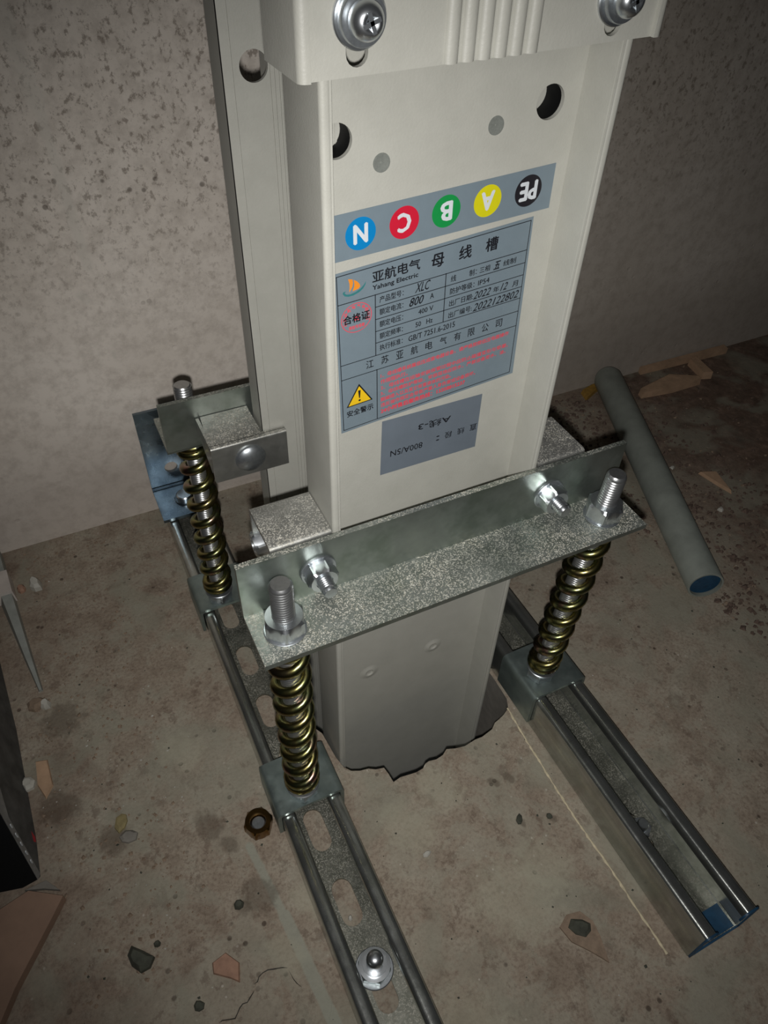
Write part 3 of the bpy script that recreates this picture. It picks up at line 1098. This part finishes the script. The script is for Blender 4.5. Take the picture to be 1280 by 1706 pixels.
# ================================================================ CHANNELS
def channel(name, x0, x1, h, y0, y1, label, slots, cut=0.0):
    t = thing(name, ((x0 + x1) / 2, (y0 + y1) / 2, 0), label, 'channel', 'steel strut channels on the floor')
    for sgn, xa in ((1, x0), (-1, x1)):
        mb = MB()
        sh = cut if sgn == -1 else 0.0
        f = lambda u, v, w, sgn=sgn, xa=xa, sh=sh: (xa + sgn * u, w + (sh if w < y0 + 1 else 0), v)
        mb.sheet([(3, 0), (0, 0), (0, h), (9.0, h), (9.0, h - 7)], 1.9, f, y0, y1, 3.4, side=-1)
        mb.build('side_wall', M_CHAN, t, ang=40)
    mb = MB()
    loops = [[(x0 + 2.5, y0 + 0.4), (x1 - 2.5, y0 + 0.4 + cut), (x1 - 2.5, y1 - 0.4), (x0 + 2.5, y1 - 0.4)]]
    cx = (x0 + x1) / 2
    loops += [slot(cx, y, 13, 30) for y in slots]
    mb.plate(loops, XY, 0.3, 2.0)
    mb.build('base_plate', M_CHAN_IN, t)
    return t


cl = channel('strut_channel', -54.8, -13.9, 25.0, -420, 312, 'long low slotted strut channel on the left, running out of the frame',
             [-390, -340, -290, -240, -190, -140.5, -90, -40, 10, 60, 110, 160, 210])
cr = channel('strut_channel', 141.6, 182.6, 35.0, -207, 312, 'deeper strut channel on the right with a blue painted cut end', [-134], cut=-0.5)
mb = MB()
for (a, b, c_, d_) in ((143.6, 151.6, 0.6, 3.2), (172.4, 180.4, 0.6, 3.2)):
    pass
mb.sheet([(3.2, 0.3), (0.3, 0.3), (0.3, 34.8), (10.2, 34.8), (10.2, 28)], 1.7, lambda u, v, w: (141.6 + u, w, v), -208.2, -207.02, 3.2, side=-1)
mb.sheet([(3.2, 0.3), (0.3, 0.3), (0.3, 34.8), (10.2, 34.8), (10.2, 28)], 1.7, lambda u, v, w: (182.6 - u, w, v), -208.2, -207.02, 3.2, side=1)
mb.box(143, 181, -208.2, -207.02, 0.3, 2.2)
mb.box(145, 179.5, -206.6, -192, 2.02, 2.5)
mb.build('painted_end', M_BLUEPAINT, cr)['label'] = 'blue painted cut end'


def saddle(name, x0, x1, y0, y1, zt, label, drop):
    t = thing(name, ((x0 + x1) / 2, (y0 + y1) / 2, 0), label, 'bracket', 'saddle brackets over the strut channels')
    mb = MB()
    mb.sheet([(x0, zt - drop), (x0, zt), (x1, zt), (x1, zt - drop)], 2.6, XZ_Y, y0, y1, 4.5, side=-1)
    mb.build('body', M_SADDLE, t, ang=40)
    return t


saddle('saddle_bracket', -57.8, -10.9, -32.5, 6.0, ZS_L, 'green-grey saddle bracket nearest the camera on the left channel', 25)
saddle('saddle_bracket', 138.6, 185.6, -34.0, 7.5, ZS_R, 'saddle bracket on the right channel under the coil spring', 33)
saddle('saddle_bracket', -58.2, -11.4, 150.5, 190.5, ZS_L, 'saddle bracket at the back of the left channel', 25)

# bolt standing in the left channel
t = thing('anchor_bolt', (-34.5, -131, 2), 'anchor bolt with stacked washers in the left channel near the bottom of the picture', 'bolt')
washer((-34.5, -131, 2), (0, 0, 1), 11.6, 4.4, 1.8).build('flat_washer', M_BOLT2, t)
nut((-34.5, -131, 3.8), (0, 0, 1), 8.6, 6.5, (0.9, 0.4, 0)).build('nut', M_SADDLE, t, ang=25)
m_ = MB()
m_.lathe((-34.5, -131, 10.3), (0, 0, 1), [(0, 4.3), (0, 9.2), (1.4, 9.4), (1.5, 7.2), (3.4, 7.2), (3.4, 4.3)], 36, cap=False)
m_.build('collar', M_BOLT, t, ang=45)
m_ = MB()
m_.lathe((-34.5, -131, 2), (0, 0, 1), [(0, 5.0), (20, 5.0), (22.5, 4.4), (23.8, 3.0), (24.2, 1.0)], 28)
m_.build('stud', M_BOLT, t, ang=50)
# bolt in the right channel
t = thing('anchor_bolt', (164.5, -134, 2), 'small bolt at a slot inside the right channel, partly under its lip', 'bolt')
washer((164.5, -134, 2.1), (0, 0, 1), 9.6, 4.2, 1.6).build('flat_washer', M_CHAN_IN, t)
nut((164.5, -134, 3.7), (0, 0, 1), 6.2, 5.5, (0.8, 0.6, 0)).build('nut', M_BOLT2, t, ang=25)
m_ = MB()
m_.lathe((164.5, -134, 2), (0, 0, 1), [(0, 3.8), (11, 3.8), (12, 3.2)], 24)
m_.build('stud', M_BOLT, t)

# L bracket that fixes the left channel to the wall
t = thing('corner_bracket', (-38, 290, 27), 'bluish zinc corner bracket fixing the left channel to the wall', 'bracket')
mb = MB()
lx0, lx1 = -58.8, -16.5
mb.plate([[(lx0, 31), (lx1, 31), (lx1, 116.8), (lx0, 116.8)], circ(-37.2, 51, 6.0, 28)], XZ, 309.6, 312.6)
mb.plate([[(lx0, 265), (lx1, 265), (lx1, 308), (lx0, 308)]], XY, 26.2, 29.2)
mb.sheet([(312.6, 32), (312.6, 26.2), (307, 26.2)], 3.0, YZ_X, lx0, lx1, 3.5, side=-1)
mb.build('plate', M_BLUEZ, t, ang=50)
t = thing('hex_bolt', (-33.5, 287, 29.2), 'bolt head on the flat leg of the bluish corner bracket', 'bolt')
washer((-33.5, 287, 29.2), (0, 0, 1), 9.5, 4, 1.5).build('washer', M_BLUEZ, t)
m_ = MB()
m_.lathe((-33.5, 287, 30.7), (0, 0, 1), [(0, 7.6), (3.6, 7.6), (4.6, 6.6)], 32)
m_.build('head', M_BOLT, t, ang=35)

# loose nut on the floor
t = thing('loose_nut', (-69, -20, 0), 'loose brassy hex nut lying on the floor beside the left channel', 'nut')
mb = MB()
ap = 8.6
prof = [(0.1, ap), (1.2, ap * 1.155), (8.6, ap * 1.155), (9.8, ap), (9.8, 5.6), (8.6, 5.0), (1.2, 5.0), (0.1, 5.6), (0.1, ap)]
hr = hex_r(ap)
mb.lathe((-69, -20.5, 0), (0, 0, 1), prof, 60, 0, lambda an, i, r: hr(an, i, r) if r > 6 else r, (0.5, 0.8, 0), cap=False)
mb.build('body', M_BRASSY, t, ang=30)
m_ = MB()
m_.lathe((-69, -20.5, 0.1), (0, 0, 1), [(0, 4.6), (6.2, 4.6), (6.9, 4.0)], 28)
m_.build('stud_end', M_BOLT2, t, ang=30)

# ================================================================ CONDUIT PIPE
t = thing('conduit_pipe', (415, 155, 0), 'grey conduit pipe with a blue painted cut end lying on the floor', 'pipe')
pa, pb = Vector((351.5, 6.5, 16.2)), Vector((476.5, 304, 16.2))
dv = (pb - pa).normalized()
Lp = (pb - pa).length
mb = MB()
mb.lathe(pa, dv, [(0, 13.8), (0, 15.4), (0.6, 15.7), (62, 15.75), (62.6, 15.95), (Lp * 0.5, 16.2), (Lp - 6, 16.2), (Lp, 14.0)], 40, cap=False)
mb.build('tube', M_PIPE, t, ang=30)
mb = MB()
mb.lathe(pa + dv * 3.2, dv, [(0, 2), (0, 13.7), (26, 13.7)], 32, cap=False)
mb.lathe(pa + dv * 3.3, dv, [(0, 2.1), (0.5, 2.1)], 16)
mb.build('painted_end', M_BLUEPAINT, t, ang=30)['label'] = 'blue painted pipe end'

# ================================================================ THINGS ON THE LEFT
t = thing('plastic_strip', (-196, 220, 0), 'grey plastic strip with a pale collar, ending in a point, at the left edge', 'strip')
mb = MB()
A = [(-186.6, 150), (-195.0, 252), (-204, 345 - 40)]
def prism(mb, rings):
    k = len(rings[0])
    vs_ = [p for r in rings for p in r]
    fs = []
    for i in range(len(rings) - 1):
        for j in range(k):
            fs.append((i * k + j, i * k + (j + 1) % k, (i + 1) * k + (j + 1) % k, (i + 1) * k + j))
    fs += [tuple(range(k)), tuple((len(rings) - 1) * k + j for j in range(k))]
    mb.add(vs_, fs)
def ring4(x, y, w, h):
    return [(x - w, y, 0.2), (x - w * 0.72, y, h), (x, y, h), (x + 0.6, y, 0.2)]
prism(mb, [ring4(-186.5, 150, 2.5, 3), ring4(-189.5, 185, 6, 8), ring4(-195.2, 252, 11.5, 11)])
mb.build('blade', M_PLASTIC, t, ang=20)
mb = MB()
prism(mb, [ring4(-194.0, 251.5, 14, 14), ring4(-195.6, 277, 14.5, 15)])
mb.build('collar', M_PLASTIC2, t, ang=20)
mb = MB()
prism(mb, [ring4(-197.5, 277, 11.5, 12), ring4(-200.5, 312, 11.5, 12)])
mb.build('stem', M_PLASTIC, t, ang=20)

t = thing('carton', (-240, 60, 0), 'dark crushed carton with a silver taped ridge at the left edge', 'carton')
mb = MB()
R0, R1, R2, R3 = (-208.2, 7, 1.5), (-216, 41, 40), (-222, 105, 62), (-230, 190, 66)
F0, F1, F2, F3 = (-206.5, 9, 0), (-205.8, 36, 0), (-208.5, 124, 0), (-214, 200, 0)
L0, L1, L2, L3 = (-217.5, 6.5, 0), (-250, 16, 0), (-300, 40, 0), (-320, 200, 0)
mb.add([R0, R1, R2, R3, F0, F1, F2, F3], [(0, 4, 5, 1), (1, 5, 6, 2), (2, 6, 7, 3)])
mb.build('side', M_CARTON, t, ang=10)
mb = MB()
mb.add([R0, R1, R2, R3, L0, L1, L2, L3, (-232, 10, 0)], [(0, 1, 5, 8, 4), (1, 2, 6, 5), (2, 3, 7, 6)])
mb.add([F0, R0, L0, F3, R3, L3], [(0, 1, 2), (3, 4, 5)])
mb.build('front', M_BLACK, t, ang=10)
mb = MB()
V_ = lambda p, dx, dy, dz: (p[0] + dx, p[1] + dy, p[2] + dz)
mb.add([V_(R0, .4, -.6, .6), V_(R1, .6, -.6, .6), V_(R2, .6, -.6, .6), V_(R3, .6, -.6, .6), V_(F0, .2, 1.5, 0.6), V_(R1, 3.2, -1.6, -9), V_(R2, 4, 0, -10), V_(R3, 4, 0, -10)],
       [(0, 1, 5, 4), (1, 2, 6, 5), (2, 3, 7, 6)])
mb.build('silver_tape', M_SILVERTAPE, t, ang=10)
for k in range(5):
    mb = MB()
    q = 0.30 + k * 0.13
    p0 = Vector(R0).lerp(Vector(R1), q) + Vector((2.2, -1.0, -1.5))
    mb.box(p0.x - 0.2, p0.x + 0.4, p0.y - 0.6, p0.y + 0.6, p0.z - 3.6 - (k % 2) * 1.8, p0.z)
    mb.build('print_stroke', M_WHITEP, t)
mb = MB()
mb.add([(-206.0, 30, 7), (-206.2, 37, 9), (-205.6, 35, 3), (-205.5, 31, 3)], [(0, 1, 2, 3)])
mb.build('red_mark', M_RED, t)

mb = MB()
bz = 8.0
mb.plate([[(-229.6, -4.4), (-212.7, -0.5), (-193.7, -12.7), (-201, -22), (-226, -52), (-243, -78), (-285, -60), (-290, -10)]], XY, 0.2, bz)
tag(mb.build('board_offcut', M_BOARD, None, ang=20), 'brown board offcut lying in the bottom left corner', 'board')
mb = MB()
mb.plate([[(-216, 3), (-203, 3.5), (-196, -6), (-205, -1)]], XY, 0.1, 3.2)
tag(mb.build('concrete_flake', M_CUT, None, ang=20), 'grey flake between the dark carton and the brown board', 'rubble')


# ================================================================ WOOD AND RUBBLE
def prismshape(pts, h, name, mat, label, cat, group=None, z0=0.1, taper=0.9):
    cx = sum(p[0] for p in pts) / len(pts)
    cy = sum(p[1] for p in pts) / len(pts)
    top = [(cx + (p[0] - cx) * taper, cy + (p[1] - cy) * taper, h) for p in pts]
    n = len(pts)
    mb = MB()
    mb.add([(p[0], p[1], z0) for p in pts] + top, [tuple(range(n)), tuple(range(n, 2 * n))] + [(i, (i + 1) % n, n + (i + 1) % n, n + i) for i in range(n)])
    return tag(mb.build(name, mat, None, ang=20), label, cat, group)


prismshape([(536, 308), (672, 302), (674, 311), (538, 314)], 8, 'wood_batten', M_WOOD, 'long thin wooden batten lying along the foot of the wall', 'wood', taper=1)
prismshape([(504, 268), (506, 276), (560, 286), (592, 268), (590, 262), (545, 262)], 9, 'wood_offcut', M_WOOD, 'pale wedge of wood below the long batten', 'wood', taper=0.97)
prismshape([(606, 301), (618, 303), (612, 266), (600, 270)], 10, 'wood_offcut', M_WOOD, 'short stub of wood standing out between batten and rubble', 'wood', taper=0.97)
prismshape([(470, 136), (487, 129), (479, 97), (475, 112)], 4, 'wood_chip', M_WOOD, 'triangular pale wood chip on the dirt right of the pipe', 'wood')
prismshape([(444, 306), (462, 311), (484, 312), (486, 307), (462, 300), (440, 290)], 5, 'foam_scrap', M_YELLST, 'yellow foam scrap on the floor by the far end of the pipe', 'foam')


def pebble(x, y, r, h, mat, label=None, group=None, name='rubble_chip', ex=1.0, rot=0.0, n=7):
    pts = []
    for i in range(n):
        a = 2 * PI * i / n + rot
        q = r * random.uniform(0.72, 1.12)
        pts.append((x + q * math.cos(a) * ex * math.cos(rot) - q * math.sin(a) * math.sin(rot), y + q * math.cos(a) * ex * math.sin(rot) + q * math.sin(a) * math.cos(rot)))
    cx, cy = x, y
    k = len(pts)
    mb = MB()
    v = [(p[0], p[1], 0.05) for p in pts] + [(cx + (p[0] - cx) * 0.95, cy + (p[1] - cy) * 0.95, h * random.uniform(.4, .65)) for p in pts] + \
        [(cx + (p[0] - cx) * 0.6, cy + (p[1] - cy) * 0.6, h * random.uniform(.85, 1.1)) for p in pts]
    f = [tuple(range(k))] + [(a * k + i, a * k + (i + 1) % k, (a + 1) * k + (i + 1) % k, (a + 1) * k + i) for a in (0, 1) for i in range(k)] + [tuple(range(2 * k, 3 * k))]
    mb.add(v, f)
    return tag(mb.build(name, mat, None, ang=25), label, 'rubble', group)


pebble(-159.5, -66, 6.5, 6, M_DARKST, 'dark greenish lump of rubble near the bottom left, left of the pink chip', ex=1.5, rot=2.2)
pebble(-148, -62, 2.2, 3, M_DARKST, 'small dark crumb right of the greenish lump')
prismshape([(-121, -86), (-112, -84), (-106, -93), (-109, -103), (-113, -99), (-122, -92)], 2.0, 'brick_flake', M_BRICK, 'flat pink brick flake near the bottom of the frame', 'rubble')
pebble(-134, -104, 3.2, 2.5, M_DARKST, 'dark crumb at the bottom edge left of the cracked mortar patch')
pebble(-177, 262, 8.0, 8, M_WHITEST, 'whitish chip beside the pale collar of the plastic strip', ex=0.8)
pebble(-189, 262, 4.5, 5, M_BRICK, 'pinkish chip touching the plastic strip collar')
pebble(-192, 139, 7, 6, M_MORTAR, 'tan chip just below the point of the plastic strip', ex=1.3)
pebble(-186, 136, 4.5, 6, M_WHITEST, 'white chip beside the tan chip below the plastic strip')
pebble(-206, 76, 5.4, 5, M_WHITEST, 'white round chip beside the dark carton')
prismshape([(-199, 92), (-191, 90), (-190, 68), (-196, 60), (-200, 72)], 2.0, 'wood_chip', M_WOOD, 'thin brown wood chip beside the white round chip', 'wood')
pebble(-152, 22, 4.5, 2.5, M_OLIVE, 'yellowish oval chip on the floor left of the loose nut', ex=1.6, rot=1.2)
pebble(-150, 10, 5.0, 3, M_CUT, 'grey flat chip below the yellowish oval chip', ex=1.2)
pebble(451, 84, 3.0, 3, M_WHITEST, 'white crumb on the dirt right of the pipe, below the wood chip')
pebble(450, 154, 2.5, 2.5, M_WHITEST, 'tiny white crumb above the triangular wood chip', ex=1.5)
pebble(-96.5, -62, 3.2, 3.5, M_DARKST, 'black crumb beside the dried glue streak')
pebble(115, -99, 2.6, 1.6, M_DARKST, 'dark crumb on the bare floor between the channels, nearer the right channel')
pebble(95, -92, 2.8, 1.6, M_DARKST, 'dark crumb on the bare floor left of its twin, between the channels', ex=1.5, rot=1.0)
pebble(26, -85, 2.2, 1.8, M_WHITEST, 'white crumb on the floor right of the left channel', ex=1.5)
pebble(-36, -99, 1.8, 1.8, M_WHITEST, 'tiny white crumb lying in the second slot of the left channel')

# broken patch near the right channel: chip with a dark hollow
mb = MB()
pts = [(80, -160), (88, -156), (97, -158), (101, -166), (100, -175), (96, -189), (90, -180), (82, -170)]
mb.plate([pts], XY, 0.05, 1.6)
tag(mb.build('mortar_patch', M_MORTAR, None, ang=20), 'broken mortar patch on the floor left of the blue painted channel end', 'rubble')
pebble(92, -166, 6.5, 3.8, M_DARKST, 'dark stony lump sitting on the broken mortar patch', ex=1.4, rot=2.7)

# cracked mortar patch at the bottom edge
mb = MB()
pts = [(-125.5, -117.9), (-120.2, -118.6), (-117.0, -119.5), (-114.5, -117.6), (-112.6, -115.6), (-108.2, -115.0), (-106, -113.6), (-102.2, -110.9), (-101.4, -108),
       (-99, -107.5), (-97.6, -105.6), (-95, -104.6), (-91.9, -104.5), (-88.2, -105.8), (-84, -107.1), (-81.4, -109.4), (-80.4, -114.7), (-79.4, -117.8), (-77.4, -121.4), (-68, -128),
       (-64, -136), (-80, -160), (-120, -160), (-138, -135)]
mb.plate([pts], XY, 0.05, 0.7)
tag(mb.build('mortar_patch', M_FLOOR, None, ang=20), 'cracked mortar patch with a lifted ragged edge at the bottom edge of the frame', 'rubble')

# raised pale strip: caustic light off the right channel, put into shape and colour
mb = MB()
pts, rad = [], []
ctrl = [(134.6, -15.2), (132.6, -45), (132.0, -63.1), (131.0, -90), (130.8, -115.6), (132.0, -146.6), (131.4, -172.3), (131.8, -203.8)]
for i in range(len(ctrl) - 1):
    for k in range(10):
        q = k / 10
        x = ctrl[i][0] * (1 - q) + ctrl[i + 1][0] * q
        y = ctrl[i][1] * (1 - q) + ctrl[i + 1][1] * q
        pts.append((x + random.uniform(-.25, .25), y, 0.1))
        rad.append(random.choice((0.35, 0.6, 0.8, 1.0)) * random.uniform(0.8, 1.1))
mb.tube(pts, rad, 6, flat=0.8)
tag(mb.build('caustic_strip', M_CAUSTIC, None, ang=60), 'thin pale strip added for the light thrown back by the left side of the right channel', 'mortar')  # no mortar here: the strip stands for caustic light

# loose grit nobody could count
def grit(name, n, area, rmin, rmax, mats, label):
    mb = MB()
    n1 = n[0]
    for q_ in range(sum(n)):
        if q_ == n1:
            rmin, rmax = rmin * 0.6, rmax * 0.6
        while True:
            x, y = area()
            if -12 < x < 139 and -32 < y < 176:
                continue
            if -60 < x < -9 or 137 < x < 187:
                continue
            break
        r = random.uniform(rmin, rmax) * random.random() ** 0.6 + rmin * 0.3
        a = random.uniform(0, PI)
        h = r * random.uniform(0.4, 0.9)
        c, s_ = math.cos(a), math.sin(a)
        e_ = random.uniform(0.6, 1.0)
        P = [(r, 0), (0.2 * r, r * e_), (-r * 0.9, 0.3 * r), (-0.3 * r, -r * e_)]
        v = [(x + p[0] * c - p[1] * s_, y + p[0] * s_ + p[1] * c, 0.0) for p in P]
        v.append((x + random.uniform(-.3, .3) * r, y + random.uniform(-.3, .3) * r, h))
        v.append((x + random.uniform(-.3, .3) * r + r * 0.3, y + random.uniform(-.3, .3) * r, h * 0.9))
        mb.add(v, [(0, 1, 5), (1, 2, 4), (1, 4, 5), (2, 3, 4), (3, 0, 5), (3, 5, 4)], 0 if q_ < n1 else 1)
    o = mb.build(name, mats, None, ang=20, loc=(0, 0, 0))
    tag(o, label, 'grit', kind='stuff')


def a_left():
    return random.uniform(-260, -110), random.uniform(-80, 305)
def a_right():
    return 360 + abs(random.gauss(0, 110)), random.uniform(-60, 305)
def a_any():
    return random.uniform(-240, 420), random.uniform(-230, 305)
def clear_pipe(f):
    def g():
        while True:
            x, y = f()
            px = 351.5 + (y - 6.5) * (125 / 297.5)
            if abs(x - px) > 18 or y > 306 or y < 5:
                if not (y < 8 and x < -195) and not (x < -200 and y < 200) and not (x < -184 and 145 < y < 310):
                    return x, y
    return g
grit('dirt_grit', (1300, 320), clear_pipe(a_right), 0.8, 4.4, [M_DIRT, M_MORTAR], 'brown and pale crumbs of dirt and brick over the right side of the floor')
grit('sandy_grit', (520, 60), clear_pipe(a_left), 0.4, 2.2, [M_MORTAR, M_WHITEST], 'sandy crumbs over the left side of the floor')
grit('fine_grit', (380, 300), clear_pipe(a_any), 0.3, 1.3, [M_DARKST, M_WHITEST], 'fine dark and white crumbs over the whole floor')
